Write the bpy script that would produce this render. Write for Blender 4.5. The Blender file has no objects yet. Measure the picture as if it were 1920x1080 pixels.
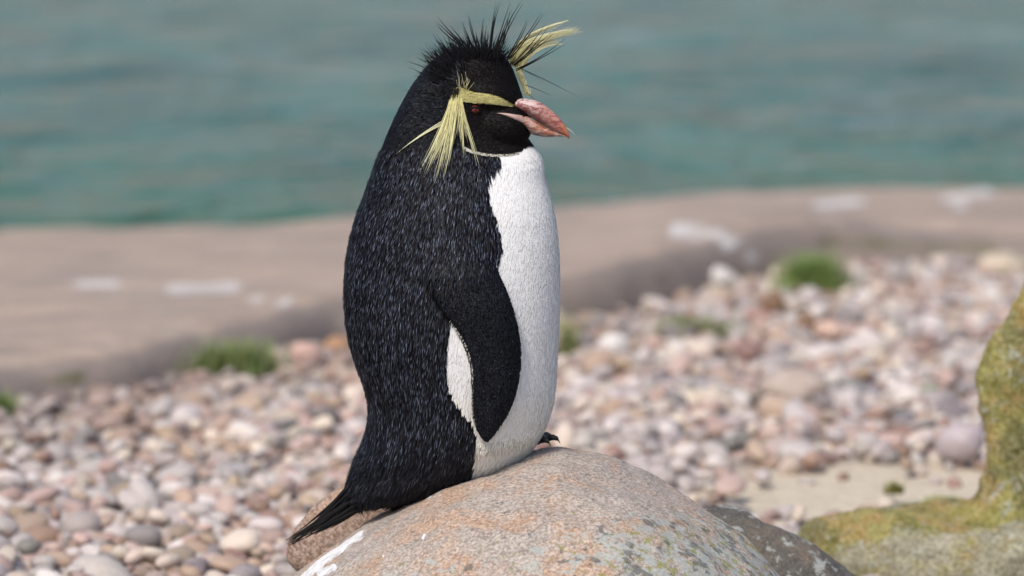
import bpy, math, random
import numpy as np
from mathutils import Vector, Matrix, noise, kdtree
from mathutils.bvhtree import BVHTree

random.seed(7); rng = np.random.default_rng(7)
SC = bpy.context.scene
COL = SC.collection

# ------------------------------------------------------------------ camera
FPX = 8000.0                      # focal length in photo pixels (1920 wide)
CAMZ = 0.95
PITCH = math.atan(0.12)
DP = 4.30                         # distance of the penguin
cam_d = bpy.data.cameras.new('camera'); cam = bpy.data.objects.new('camera', cam_d); COL.objects.link(cam)
cam.location = (0, 0, CAMZ)
cam.rotation_euler = (math.pi/2 - PITCH, 0, 0)
cam_d.sensor_width = 36; cam_d.lens = 36*FPX/1920
cam_d.clip_start = 0.05; cam_d.clip_end = 2000
cam_d.dof.use_dof = True; cam_d.dof.focus_distance = 4.24; cam_d.dof.aperture_fstop = 4.4
cam_d.dof.aperture_blades = 9
SC.camera = cam

# ------------------------------------------------------------------ sky, sun, exposure
SUN_EL, SUN_AZ = math.radians(52), math.radians(208)      # azimuth from +Y clockwise: behind the camera, to its left
w = bpy.data.worlds.new('World'); SC.world = w; w.use_nodes = True
nt = w.node_tree; nt.nodes.clear()
sky = nt.nodes.new('ShaderNodeTexSky'); sky.sky_type = 'NISHITA'; sky.sun_disc = False
sky.sun_elevation = SUN_EL; sky.sun_rotation = SUN_AZ; sky.dust_density = 2.5; sky.air_density = 1.0; sky.ozone_density = 1.0
bg = nt.nodes.new('ShaderNodeBackground'); bg.inputs['Strength'].default_value = 0.10
wo = nt.nodes.new('ShaderNodeOutputWorld')
nt.links.new(sky.outputs[0], bg.inputs[0]); nt.links.new(bg.outputs[0], wo.inputs[0])
sun_d = bpy.data.lights.new('sun', 'SUN'); sun_d.energy = 1.5; sun_d.angle = math.radians(10); sun_d.color = (1, 0.95, 0.88)
sun = bpy.data.objects.new('sun', sun_d); COL.objects.link(sun)
sdir = Vector((math.sin(SUN_AZ)*math.cos(SUN_EL), math.cos(SUN_AZ)*math.cos(SUN_EL), math.sin(SUN_EL)))
sun.rotation_euler = sdir.to_track_quat('Z', 'Y').to_euler(); sun.location = sdir*20
SC.view_settings.view_transform = 'Standard'; SC.view_settings.look = 'None'
SC.view_settings.gamma = 1; SC.view_settings.use_curve_mapping = False
SC.view_settings.exposure = 0.80
SC.cycles.use_denoising = True

# ------------------------------------------------------------------ helpers
sp, cp = math.sin(PITCH), math.cos(PITCH)
CAMV = Vector((0, 0, CAMZ))
def ray(px, py):
    u, v = (px-960)/FPX, (540-py)/FPX
    return Vector((u, cp+v*sp, -sp+v*cp))
def at_y(px, py, Y):
    d = ray(px, py); return CAMV + d*(Y/d.y)
def at_z(px, py, z):
    d = ray(px, py); return CAMV + d*((z-CAMZ)/d.z)
def project(V):
    """world points (n,3) -> photo pixels (n,2)"""
    V = np.asarray(V, float).reshape(-1, 3)
    dz = V[:, 2]-CAMZ
    f = V[:, 1]*cp - dz*sp; up = V[:, 1]*sp + dz*cp
    return np.stack([960+FPX*V[:, 0]/f, 540-FPX*up/f], 1)
S = DP/FPX                        # metres per photo pixel at the penguin

def props(o, label=None, cat=None, group=None, kind=None):
    if label: o['label'] = label
    if cat: o['category'] = cat
    if group: o['group'] = group
    if kind: o['kind'] = kind
    return o
def mesh_obj(name, V, F, mat=None, loc=(0, 0, 0), parent=None, smooth=True, attrs=None):
    loc = np.asarray(loc, float)
    V = np.asarray(V, float)
    me = bpy.data.meshes.new(name)
    me.from_pydata((V-loc).tolist(), [], F if isinstance(F, list) else F.tolist())
    if smooth: me.polygons.foreach_set('use_smooth', np.ones(len(me.polygons), bool))
    for k, a in (attrs or {}).items():
        a = np.asarray(a, np.float32)
        if a.ndim == 1:
            at = me.attributes.new(k, 'FLOAT', 'POINT'); at.data.foreach_set('value', a)
        else:
            at = me.attributes.new(k, 'FLOAT_COLOR', 'POINT')
            at.data.foreach_set('color', np.concatenate([a, np.ones((len(a), 1), np.float32)], 1).ravel())
    me.update()
    if mat: me.materials.append(mat)
    o = bpy.data.objects.new(name, me); COL.objects.link(o)
    if parent is not None:
        o.parent = parent
        o.location = Vector(loc) - parent.location
    else:
        o.location = loc
    return o
def empty(name, loc):
    o = bpy.data.objects.new(name, None); COL.objects.link(o); o.location = loc; o.empty_display_size = 0.05
    return o
def grid_faces(n, m, wrap=False):
    """n rows of m verts"""
    i, j = np.meshgrid(np.arange(n-1), np.arange(m if wrap else m-1), indexing='ij')
    j2 = (j+1) % m
    return np.stack([i*m+j, i*m+j2, (i+1)*m+j2, (i+1)*m+j], -1).reshape(-1, 4)
def smoothstep(a, b, x):
    t = np.clip((x-a)/(b-a), 0, 1); return t*t*(3-2*t)
def fbm(V, scale, octaves=4, seed=0.0):
    off = Vector((seed*13.7, seed*7.1, seed*3.3))
    return np.array([noise.fractal(Vector(v)*scale+off, 1.0, 2.0, octaves) for v in V])
def vert_normals(V, F):
    me = bpy.data.meshes.new('tmp'); me.from_pydata(np.asarray(V).tolist(), [], F if isinstance(F, list) else F.tolist())
    n = np.empty(len(V)*3); me.vertex_normals.foreach_get('vector', n); bpy.data.meshes.remove(me)
    return n.reshape(-1, 3)

# ------------------------------------------------------------------ materials
class NT:
    def __init__(self, name):
        self.m = bpy.data.materials.new(name); self.m.use_nodes = True
        self.t = self.m.node_tree; self.t.nodes.clear()
        self.out = self.n('OutputMaterial'); self.b = self.n('BsdfPrincipled')
        self.l(self.b.outputs[0], self.out.inputs[0])
    def n(self, kind, **kw):
        nd = self.t.nodes.new('ShaderNode'+kind)
        for k, v in kw.items(): setattr(nd, k, v)
        return nd
    def l(self, a, b): self.t.links.new(a, b)
    def set(self, sock, v):
        if hasattr(v, 'is_linked'): self.l(v, sock)
        else: sock.default_value = v if not (isinstance(v, tuple) and len(v) == 3 and sock.type == 'RGBA') else (*v, 1)
    def coord(self, kind='Object'): return self.n('TexCoord').outputs[kind]
    def mapping(self, vec, scale=(1, 1, 1), loc=(0, 0, 0)):
        m = self.n('Mapping'); self.l(vec, m.inputs[0]); m.inputs['Scale'].default_value = scale; m.inputs['Location'].default_value = loc
        return m.outputs[0]
    def noise(self, vec, scale, detail=4, rough=0.55, dist=0.0):
        x = self.n('TexNoise'); self.l(vec, x.inputs['Vector'])
        x.inputs['Scale'].default_value = scale; x.inputs['Detail'].default_value = detail
        x.inputs['Roughness'].default_value = rough; x.inputs['Distortion'].default_value = dist
        return x.outputs['Fac']
    def voro(self, vec, scale, feature='F1', out='Distance'):
        x = self.n('TexVoronoi', feature=feature); self.l(vec, x.inputs['Vector']); x.inputs['Scale'].default_value = scale
        return x.outputs[out]
    def ramp(self, fac, a, b, c0=0.0, c1=1.0):
        m = self.n('MapRange', clamp=True); m.interpolation_type = 'SMOOTHSTEP'
        self.set(m.inputs[0], fac); m.inputs[1].default_value = a; m.inputs[2].default_value = b
        m.inputs[3].default_value = c0; m.inputs[4].default_value = c1
        return m.outputs[0]
    def math(self, op, a, b=0.0):
        m = self.n('Math', operation=op); self.set(m.inputs[0], a); self.set(m.inputs[1], b); return m.outputs[0]
    def mix(self, fac, a, b, blend='MIX'):
        m = self.n('Mix', data_type='RGBA', blend_type=blend)
        self.set(m.inputs[0], fac); self.set(m.inputs[6], a); self.set(m.inputs[7], b); return m.outputs[2]
    def attr(self, name, out='Fac'):
        a = self.n('Attribute', attribute_name=name); return a.outputs[out]
    def bump(self, h, strength=0.3, dist=0.01, normal=None):
        b = self.n('Bump'); b.inputs['Strength'].default_value = strength; b.inputs['Distance'].default_value = dist
        self.l(h, b.inputs['Height'])
        if normal is not None: self.l(normal, b.inputs['Normal'])
        return b.outputs[0]
    def done(self, color=None, rough=0.6, spec=0.5, normal=None):
        if color is not None: self.set(self.b.inputs['Base Color'], color)
        self.set(self.b.inputs['Roughness'], rough)
        self.set(self.b.inputs['Specular IOR Level'], spec)
        if normal is not None: self.l(normal, self.b.inputs['Normal'])
        return self.m

def mat_boulder(name, c1, c2, c3, lichen=0.5, green=0.3, guano=True, warm=(0.46, 0.26, 0.14), gs=1.0):
    k = NT(name); co = k.coord()
    big = k.ramp(k.noise(co, 7, 5, 0.6), 0.36, 0.64)
    c = k.mix(big, c1, c2)
    c = k.mix(k.ramp(k.noise(co, 16, 6, 0.65, 0.6), 0.45, 0.62), c, warm)
    c = k.mix(k.ramp(k.noise(k.mapping(co, loc=(3, 1, 2)), 26, 6, 0.7), 0.52, 0.68, 0, 0.75), c, c3)
    grain = k.noise(co, 300, 4, 0.8)
    c = k.mix(k.ramp(grain, 0.36, 0.66, 0.0, 1.0), k.mix(0.50*gs, c, (0.06, 0.05, 0.045)), k.mix(0.34*gs, c, (0.82, 0.74, 0.66)))
    mid = k.noise(co, 110, 4, 0.7)
    c = k.mix(k.ramp(mid, 0.56, 0.70, 0, 0.6), c, (0.15, 0.125, 0.11))
    pit = k.ramp(k.noise(k.mapping(co, loc=(5, 2, 7)), 75, 4, 0.75), 0.66, 0.74)
    c = k.mix(k.math('MULTIPLY', pit, 0.75), c, (0.055, 0.045, 0.04))
    # lichen crusts
    zone = k.attr('lichen')
    ln = k.noise(k.mapping(co, loc=(1, 9, 4)), 62, 5, 0.65, 0.4)
    lich = k.ramp(k.math('ADD', ln, k.math('MULTIPLY', zone, 0.20)), 0.72-0.1*lichen, 0.76-0.1*lichen)
    c = k.mix(k.math('MULTIPLY', lich, 0.8), c, k.mix(grain, (0.20, 0.21, 0.19), (0.52, 0.54, 0.50)))
    gn = k.noise(k.mapping(co, loc=(7, 3, 1)), 85, 4, 0.7)
    gr = k.ramp(k.math('ADD', gn, k.math('MULTIPLY', zone, 0.17)), 0.76-0.1*green, 0.81-0.1*green)
    c = k.mix(k.math('MULTIPLY', gr, 0.75), c, k.mix(mid, (0.10, 0.10, 0.025), (0.36, 0.34, 0.06)))
    dn = k.noise(k.mapping(co, loc=(2, 5, 8)), 48, 5, 0.7)
    dk = k.ramp(k.math('ADD', dn, k.math('MULTIPLY', zone, 0.10)), 0.63, 0.68, 0, 0.72)
    c = k.mix(dk, c, (0.085, 0.085, 0.075))
    h = k.math('ADD', k.math('MULTIPLY', grain, 0.35), k.math('SUBTRACT', mid, pit))
    if guano:
        g = k.math('ADD', k.attr('guano'), k.math('MULTIPLY', k.math('SUBTRACT', k.noise(k.mapping(co, (1, 1, 1.6)), 70, 6, 0.75), 0.5), 1.9))
        gm = k.ramp(g, 0.42, 0.66)
        c = k.mix(k.math('MULTIPLY', gm, 0.93), c, k.mix(k.ramp(mid, 0.4, 0.7), (0.80, 0.79, 0.78), (0.55, 0.53, 0.52)))
    return k.done(c, 0.78, 0.3, k.bump(h, 0.55, 0.0022))

def mat_moss_rock():
    k = NT('mossy_rock'); co = k.coord()
    n1 = k.noise(co, 9, 5, 0.6, 0.3)
    grain = k.noise(co, 190, 4, 0.78)
    stone = k.mix(k.ramp(n1, 0.35, 0.65), (0.50, 0.45, 0.33), (0.36, 0.33, 0.22))
    moss = k.mix(k.ramp(k.noise(co, 20, 5, 0.65), 0.38, 0.62), (0.25, 0.225, 0.025), (0.42, 0.375, 0.09))
    moss = k.mix(k.ramp(k.noise(k.mapping(co, loc=(4, 2, 1)), 13, 6, 0.7), 0.46, 0.58, 0, 0.85), moss, (0.46, 0.29, 0.08))
    moss = k.mix(k.ramp(k.noise(k.mapping(co, loc=(4, 7, 5)), 11, 6, 0.7), 0.50, 0.60, 0, 0.8), moss, (0.13, 0.125, 0.03))
    c = k.mix(k.ramp(k.math('ADD', k.noise(k.mapping(co, loc=(9, 1, 3)), 14, 6, 0.7), k.math('MULTIPLY', k.attr('moss'), 0.42)), 0.50, 0.66), stone, moss)
    c = k.mix(k.ramp(k.noise(k.mapping(co, loc=(2, 8, 3)), 48, 5, 0.75), 0.56, 0.62, 0, 0.8), c, (0.50, 0.51, 0.42))
    c = k.mix(k.ramp(k.noise(k.mapping(co, loc=(6, 8, 3)), 34, 5, 0.75), 0.60, 0.68, 0, 0.6), c, (0.085, 0.08, 0.03))
    c = k.mix(k.ramp(grain, 0.36, 0.66), k.mix(0.5, c, (0.06, 0.055, 0.02)), k.mix(0.2, c, (0.75, 0.7, 0.55)))
    h = k.math('ADD', grain, k.math('MULTIPLY', k.noise(co, 40, 5, 0.7), 2))
    return k.done(c, 0.9, 0.15, k.bump(h, 0.8, 0.006))

def mat_pebble(from_object):
    k = NT('pebble_stone' if from_object else 'pebble_stone_bed')
    if from_object: base = k.n('ObjectInfo').outputs['Color']; co = k.coord()
    else: base = k.attr('Col', 'Color'); co = k.coord()
    n = k.noise(co, 70, 4, 0.65)
    c = k.mix(k.ramp(n, 0.35, 0.7, 0, 0.8), base, k.mix(0.18, base, (0.85, 0.8, 0.76)))
    c = k.mix(k.ramp(k.noise(co, 300, 3, 0.7), 0.5, 0.75, 0, 0.35), c, (0.12, 0.09, 0.08))
    return k.done(c, 0.62, 0.4, k.bump(n, 0.2, 0.004))

def mat_ground():
    k = NT('stony_soil'); co = k.coord()
    v = k.voro(co, 28, 'F1', 'Color')
    sep = k.n('SeparateColor'); k.l(v, sep.inputs[0])
    c = k.mix(sep.outputs[0], (0.22, 0.17, 0.14), (0.42, 0.36, 0.32))
    sand = k.mix(k.ramp(k.noise(co, 60, 5, 0.7), 0.3, 0.7), (0.50, 0.41, 0.30), (0.66, 0.57, 0.44))
    c = k.mix(k.ramp(k.noise(co, 5, 5), 0.3, 0.7, 0, 0.5), c, (0.17, 0.125, 0.09))
    c = k.mix(k.attr('sand'), c, sand)
    h = k.math('ADD', k.math('MULTIPLY', k.voro(co, 28), -1.0), k.math('MULTIPLY', k.noise(co, 160, 4, 0.7), 0.5))
    return k.done(c, 0.9, 0.2, k.bump(h, 0.6, 0.012))

def mat_kerb():
    k = NT('weathered_concrete'); co = k.coord()
    c = k.mix(k.ramp(k.noise(k.mapping(co, (1, 2.2, 1)), 3.2, 5, 0.6), 0.35, 0.65), (0.46, 0.345, 0.26), (0.36, 0.28, 0.225))
    c = k.mix(k.ramp(k.noise(co, 9, 5, 0.65), 0.5, 0.7, 0, 0.6), c, (0.52, 0.42, 0.335))
    c = k.mix(k.ramp(k.noise(co, 140, 4, 0.7), 0.4, 0.75, 0, 0.5), c, (0.14, 0.11, 0.10))
    c = k.mix(k.ramp(k.noise(k.mapping(co, (1, 2, 1), (4, 4, 0)), 4.5, 6, 0.7), 0.48, 0.62, 0, 0.5), c, (0.23, 0.18, 0.155))
    front_dark = k.math('ADD', k.attr('front'), k.math('MULTIPLY', k.math('SUBTRACT', k.noise(co, 8, 5, 0.7), 0.5), 0.9))  # darker grey towards the kerb's lower front edge, broken up by noise
    c = k.mix(k.ramp(front_dark, 0.45, 0.95, 0, 0.65), c, (0.17, 0.145, 0.135))
    c = k.mix(k.ramp(k.math('ADD', k.attr('algae'), k.math('MULTIPLY', k.math('SUBTRACT', k.noise(co, 7, 6, 0.75), 0.5), 2.2)), 0.5, 1.1, 0, 0.7), c, (0.10, 0.10, 0.035))
    g = k.math('ADD', k.attr('guano'), k.math('MULTIPLY', k.math('SUBTRACT', k.noise(co, 12, 6, 0.75), 0.5), 1.8))
    c = k.mix(k.ramp(g, 0.45, 1.1, 0, 0.68), c, (0.72, 0.70, 0.68))
    return k.done(c, 0.8, 0.3, k.bump(k.noise(co, 45, 6, 0.7), 0.5, 0.012))

def mat_water():
    k = NT('pool_water'); co = k.coord()
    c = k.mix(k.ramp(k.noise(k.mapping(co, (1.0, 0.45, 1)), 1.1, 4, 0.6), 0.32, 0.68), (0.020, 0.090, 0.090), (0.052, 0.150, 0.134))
    c = k.mix(k.attr('shallow'), c, (0.050, 0.120, 0.075))
    h1 = k.noise(k.mapping(co, (1.0, 0.55, 1)), 1.7, 3, 0.5, 0.8)
    h2 = k.noise(k.mapping(co, (0.8, 0.6, 1)), 5.5, 3, 0.5, 0.4)
    h = k.math('ADD', h1, k.math('MULTIPLY', h2, 0.30))
    k.b.inputs['IOR'].default_value = 1.33
    glint_spec = k.ramp(k.noise(k.mapping(co, (1.0, 0.5, 1), (3, 2, 0)), 0.9, 5, 0.65), 0.57, 0.74, 0.014, 0.85)  # noise patches of raised specular imitate sky glints on the water
    return k.done(c, 0.06, glint_spec, k.bump(h, 1.0, 0.30))

def mat_attr(name, rough=0.5, spec=0.5, sheen=0.0, bump=None, transl=0.0):
    k = NT(name)
    if sheen: k.b.inputs['Sheen Weight'].default_value = sheen
    c = k.attr('Col', 'Color')
    nrm = k.bump(k.noise(k.coord(), bump[0], 3, 0.6), bump[1], bump[2]) if bump else None
    return k.done(c, rough, spec, nrm)

M_FEATHER = mat_attr('feathers', 0.5, 0.13)
M_SKIN = mat_attr('plumage_base', 0.7, 0.08, 0.0, (500, 0.5, 0.002))
M_CREST = mat_attr('crest_feathers', 0.5, 0.16)
M_GRASS = mat_attr('grass_blades', 0.55, 0.4)
def mat_bill():
    k = NT('bill_horn'); co = k.coord()
    c = k.attr('Col', 'Color')
    st = k.noise(k.mapping(co, (0.4, 1, 1.1)), 150, 6, 0.75, 1.5)
    c = k.mix(k.ramp(st, 0.47, 0.55, 0, 0.95), c, k.attr('Vein', 'Color'))
    c = k.mix(k.ramp(k.noise(co, 900, 3, 0.7), 0.5, 0.8, 0, 0.5), c, (0.75, 0.66, 0.62))
    return k.done(c, 0.42, 0.5, k.bump(st, 0.35, 0.0015))
M_BILL = mat_bill()
def mat_plain(name, c, rough=0.4, spec=0.5):
    k = NT(name)
    n = k.noise(k.coord(), 300, 3, 0.6)
    return k.done(k.mix(k.math('MULTIPLY', n, 0.4), c, tuple(x*0.6 for x in c)), rough, spec, k.bump(n, 0.2, 0.001))

# ------------------------------------------------------------------ kerb lines (pixels on the ground -> metres)
front_px = [(-500, 800), (-200, 765), (0, 728), (120, 712), (250, 690), (350, 668), (480, 640), (650, 605), (850, 590), (1060, 572), (1180, 555), (1290, 528),
            (1380, 505), (1450, 490), (1560, 474), (1700, 466), (1920, 468), (2150, 470), (2500, 470)]
back_px = [(-500, 420), (-200, 418), (0, 416), (120, 416), (250, 416), (350, 416), (480, 414), (600, 404), (680, 394), (850, 390), (1060, 384), (1180, 376), (1290, 368),
           (1380, 362), (1500, 356), (1700, 350), (1920, 345), (2150, 340), (2500, 335)]
FRONT = np.array([list(at_z(*p, 0.04))[:2] for p in front_px])
BACK = np.array([list(at_z(*p, -0.03))[:2] for p in back_px])
def front_y(x): return np.interp(x, FRONT[:, 0], FRONT[:, 1])
def back_y(x): return np.interp(x, BACK[:, 0], BACK[:, 1])

# ------------------------------------------------------------------ ground, water, kerb
xs = np.unique(np.concatenate([np.linspace(-400, -6, 12), np.linspace(-6, 6, 97), np.linspace(6, 400, 12)]))
tt = np.concatenate([np.linspace(-60, 3, 8), np.linspace(3.2, 7, 60)])
rows = []
for y in tt: rows.append(np.stack([xs, np.full_like(xs, y), np.zeros_like(xs)], 1))
fy, by = front_y(xs), back_y(xs)
for f, z in ((0.25, 0), (0.5, 0), (0.75, 0.0), (0.95, 0.0)): rows.append(np.stack([xs, 7+(fy-7)*f, np.full_like(xs, z)], 1))
rows.append(np.stack([xs, fy+0.15, np.full_like(xs, -0.03)], 1))
rows.append(np.stack([xs, by-0.20, np.full_like(xs, -0.06)], 1))
rows.append(np.stack([xs, by-0.06, np.full_like(xs, -0.6)], 1))
for y, z in ((36, -0.9), (37, -0.05), (38, 0.25), (60, 0.4), (400, 0.6), (1500, 0.6)): rows.append(np.stack([xs, np.full_like(xs, y), np.full_like(xs, z)], 1))
G = np.concatenate(rows); gp = project(G)
GF = grid_faces(len(rows), len(xs))
near = (G[:, 1] > 3) & (G[:, 1] < 7.5) & (np.abs(G[:, 0]) < 3)
def sand_mask(x, y):
    d = np.sqrt(((x-0.52)/0.34)**2 + ((y-5.58)/0.32)**2)
    return 1-smoothstep(0.75, 1.15, d)
gsand = np.where(near, sand_mask(G[:, 0], G[:, 1]), 0)
ground = props(mesh_obj('ground', G, GF, mat_ground(), attrs={'sand': gsand}), kind='structure')

nx, ny = 60, 60
wx = np.linspace(-60, 60, nx)
wr = []
for j in range(ny):
    f = (j/(ny-1))**2
    y0 = back_y(wx)-0.03
    wr.append(np.stack([wx, y0+(36.6-y0)*f, np.full_like(wx, -0.06)], 1))
W = np.concatenate(wr)
shal = 1-np.repeat(smoothstep(0.0, 0.42, np.arange(ny)/(ny-1)), nx)
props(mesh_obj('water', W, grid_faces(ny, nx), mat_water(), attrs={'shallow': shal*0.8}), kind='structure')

kx = np.linspace(FRONT[0, 0], FRONT[-1, 0], 260)
prof = [(0.0, -0.03), (0.004, 0.02), (0.015, 0.055), (0.04, 0.082), (0.08, 0.096), (0.14, 0.102)] + [(t, 0.102-0.125*((t-0.14)/0.8)) for t in np.linspace(0.17, 0.92, 60)] + [(0.95, -0.025), (0.975, -0.045), (0.99, -0.075), (1.0, -0.15)]
kr = []
fyk = front_y(kx)
ker = np.exp(-np.linspace(-2, 2, 13)**2); ker /= ker.sum()
fyk = np.convolve(np.pad(fyk, 6, mode='edge'), ker, 'valid')
byk = np.convolve(np.pad(back_y(kx), 6, mode='edge'), ker, 'valid')
hs = 0.75+0.35*smoothstep(-0.2, 0.35, kx)*(1-smoothstep(0.55, 0.85, kx)) - 0.10*smoothstep(0.7, 1.2, kx)
tarr = np.array([p[0] for p in prof])
for t, z in prof:
    wd = byk-fyk
    # rounded front edge has a constant width in metres
    off = np.where(t < 0.15, t/0.15*0.24*np.minimum(1, wd/0.8), 0.24*np.minimum(1, wd/0.8)+(t-0.15)/0.85*(wd-0.24*np.minimum(1, wd/0.8)))
    kr.append(np.stack([kx, fyk+off, z*hs if z > 0 else np.full_like(kx, z)], 1))
K = np.concatenate(kr)
tk = np.repeat(tarr, len(kx))
K[:, 2] += 0.012*fbm(K, 2.2, 4, 1)*(tk > 0.0)*(tk < 0.96)
K[:, 1] += 0.035*fbm(K, 3.5, 4, 2)*(tk < 0.12)
kp = project(K)
def px_strokes(P, strokes):
    out = np.zeros(len(P))
    for pts, wd in strokes:
        pts = np.array(pts, float)
        if len(pts) == 1: pts = np.vstack([pts, pts+0.01])
        for a, b in zip(pts[:-1], pts[1:]):
            ab = b-a; t = np.clip(((P-a)@ab)/(ab@ab), 0, 1)
            d = np.linalg.norm((P-a-t[:, None]*ab)*np.array([1, 1.0]), axis=1)
            out = np.maximum(out, 1-smoothstep(0.3, 1.5, d/wd))
    return out
def wide(P, strokes): return px_strokes(P*np.array([0.4, 1.0]), [([(x*0.4, y) for x, y in s], wd) for s, wd in strokes])
kg = wide(kp, [([(330, 542), (430, 538)], 12), ([(150, 531), (210, 533)], 9), ([(1540, 384), (1605, 378)], 9), ([(1780, 372), (1850, 360)], 8), ([(1800, 385)], 8), ([(480, 560), (560, 570)], 8)])
kg = np.maximum(kg, px_strokes(kp, [([(1270, 432), (1340, 442), (1395, 462), (1425, 490)], 20)]))
ka = wide(kp, [([(1560, 452), (1620, 455), (1720, 458), (1850, 462)], 16), ([(1240, 530), (1300, 520)], 12), ([(0, 715), (140, 705)], 10)])
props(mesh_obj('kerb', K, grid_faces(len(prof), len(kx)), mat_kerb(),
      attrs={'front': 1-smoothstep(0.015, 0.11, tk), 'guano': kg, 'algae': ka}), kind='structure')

# ------------------------------------------------------------------ rocks
def resample(pts, n):
    pts = np.array(pts, float); d = np.r_[0, np.cumsum(np.linalg.norm(np.diff(pts[:, :2], axis=0), axis=1))]
    u = np.linspace(0, d[-1], n)
    q = np.stack([np.interp(u, d, pts[:, i]) for i in range(pts.shape[1])], 1)
    k = np.exp(-np.linspace(-2, 2, 9)**2); k /= k.sum()
    r = q.copy()
    for i in range(q.shape[1]): r[4:-4, i] = np.convolve(q[:, i], k, 'valid')
    return r

# main boulder: lengthwise profile traced, half-round across
YB = 4.245
prof_px = [(405, 1352), (425, 1290), (455, 1215), (490, 1145), (520, 1105), (550, 1076), (600, 1030), (650, 994), (700, 962), (760, 932), (830, 905), (890, 882), (950, 862), (1000, 849),
           (1050, 843), (1100, 848), (1160, 861), (1220, 887), (1280, 921), (1340, 957), (1400, 996), (1457, 1050), (1500, 1100), (1545, 1180), (1570, 1270), (1580, 1352)]
pr = resample(prof_px, 420)
bx = np.array([at_y(p[0], p[1], YB) for p in pr])
u01 = np.linspace(-1, 1, len(bx))
NB = 260
al = np.linspace(-0.06, math.pi+0.06, NB)
xmid = 0.5*(bx[0, 0]+bx[-1, 0]); xh = 0.5*(bx[-1, 0]-bx[0, 0])
ux = (bx[:, 0]-xmid)/xh
Wd = 0.33*np.sqrt(np.clip(1-np.abs(ux)**2.6, 0.0, 1))+0.002
Bv = np.empty((len(bx), NB, 3))
for i in range(len(bx)):
    s = np.sin(al); c = np.cos(al)
    zz = np.maximum(bx[i, 2], 0.0)
    Bv[i, :, 0] = bx[i, 0]
    Bv[i, :, 1] = YB - Wd[i]*np.sign(c)*np.abs(c)**0.95
    Bv[i, :, 2] = zz*np.sign(s)*np.abs(s)**0.92 - 0.01
Bv = Bv.reshape(-1, 3); BF = grid_faces(len(bx), NB)[:, ::-1]
bn = vert_normals(Bv, BF)
keep_top = np.clip((Bv[:, 2])/0.1, 0, 1)[:, None]
Bv = Bv + bn*(0.010*fbm(Bv, 5, 3, 3)+0.0022*fbm(Bv, 28, 4, 4)+0.0005*fbm(Bv, 160, 2, 5))[:, None]
bp = project(Bv); facing = Bv[:, 1] < YB+0.02
guano = px_strokes(bp, [([(545, 1092), (590, 1052), (630, 1020), (664, 997)], 21), ([(630, 1000), (665, 980), (705, 958)], 10), ([(742, 934), (728, 940)], 6), ([(775, 936), (803, 925)], 9),
                        ([(796, 1003), (793, 1010)], 3), ([(600, 1075), (625, 1064)], 8), ([(718, 1042)], 2.5)])*facing
lich = smoothstep(930, 1060, bp[:, 1]+0.12*(bp[:, 0]-1000))*smoothstep(700, 1250, bp[:, 0])
lich = np.maximum(lich, 0.5*smoothstep(1000, 1080, bp[:, 1]))
boulder = mesh_obj('boulder', Bv, BF, mat_boulder('sandstone_boulder', (0.42, 0.335, 0.265), (0.32, 0.265, 0.225), (0.50, 0.42, 0.355), 0.55, 0.5),
                   loc=(xmid, YB, 0), attrs={'guano': guano, 'lichen': lich})
props(boulder, 'large rounded pinkish sandstone boulder with white droppings, under the penguin', 'boulder')
bvh_boulder = BVHTree.FromPolygons([Vector(v) for v in Bv], BF.tolist())

def ring_rock(name, left, right, Y, ratio, mat, seed, amp=(0.012, 0.003), n=160, m=160, attr=None, power=1.0):
    """stack of closed rings; left/right outlines traced in pixels at depth Y (equal number of points)"""
    lr = resample([(*a, *b) for a, b in zip(left, right)], n)
    V = np.empty((n, m, 3)); th = np.linspace(0, 2*math.pi, m, endpoint=False)
    for i, (lx, ly, rx, ry) in enumerate(lr):
        A = at_y(lx, ly, Y); B = at_y(rx, ry, Y)
        c = (A+B)/2; hx = (B-A).x/2; hz = (B-A).z/2
        co, si = np.cos(th), np.sin(th)
        V[i, :, 0] = c.x+hx*co; V[i, :, 2] = c.z+hz*co
        V[i, :, 1] = Y+abs(hx)*ratio*np.sign(si)*np.abs(si)**power
    V = V.reshape(-1, 3); F = grid_faces(n, m, True).tolist(); F.append(list(range(m))); F.append(list(range((n-1)*m, n*m))[::-1])
    nn = vert_normals(V, F)
    if np.mean(np.sum(nn*(V-V.mean(0)), 1)) < 0:
        F = [f[::-1] for f in F]; nn = -nn
    V = V+nn*(amp[0]*fbm(V, 6, 3, seed)+amp[1]*fbm(V, 34, 4, seed+1))[:, None]
    p = project(V)
    loc = (V[:, 0].mean(), Y, max(0.0, V[:, 2].min()))
    return mesh_obj(name, V, F, mat, loc=loc, attrs=attr(p, V) if attr else None), V, F

dark_l = [(1330, 946), (1270, 952), (1225, 975), (1190, 1020), (1180, 1100), (1180, 1200), (1190, 1300)]
dark_r = [(1350, 949), (1400, 959), (1455, 982), (1520, 1020), (1600, 1078), (1660, 1150), (1690, 1300)]
o, V_dark, F_dark = ring_rock('boulder', dark_l, dark_r, 4.50, 0.55, mat_boulder('grey_boulder', (0.075, 0.068, 0.056), (0.05, 0.046, 0.04), (0.10, 0.09, 0.075), 0.75, 0.3, False, (0.13, 0.10, 0.07), 0.3), 11,
              attr=lambda p, V: {'lichen': 0.45*np.ones(len(V))})
props(o, 'dark grey lichen-speckled boulder showing between the pinkish boulder and the mossy rock', 'boulder')

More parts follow.
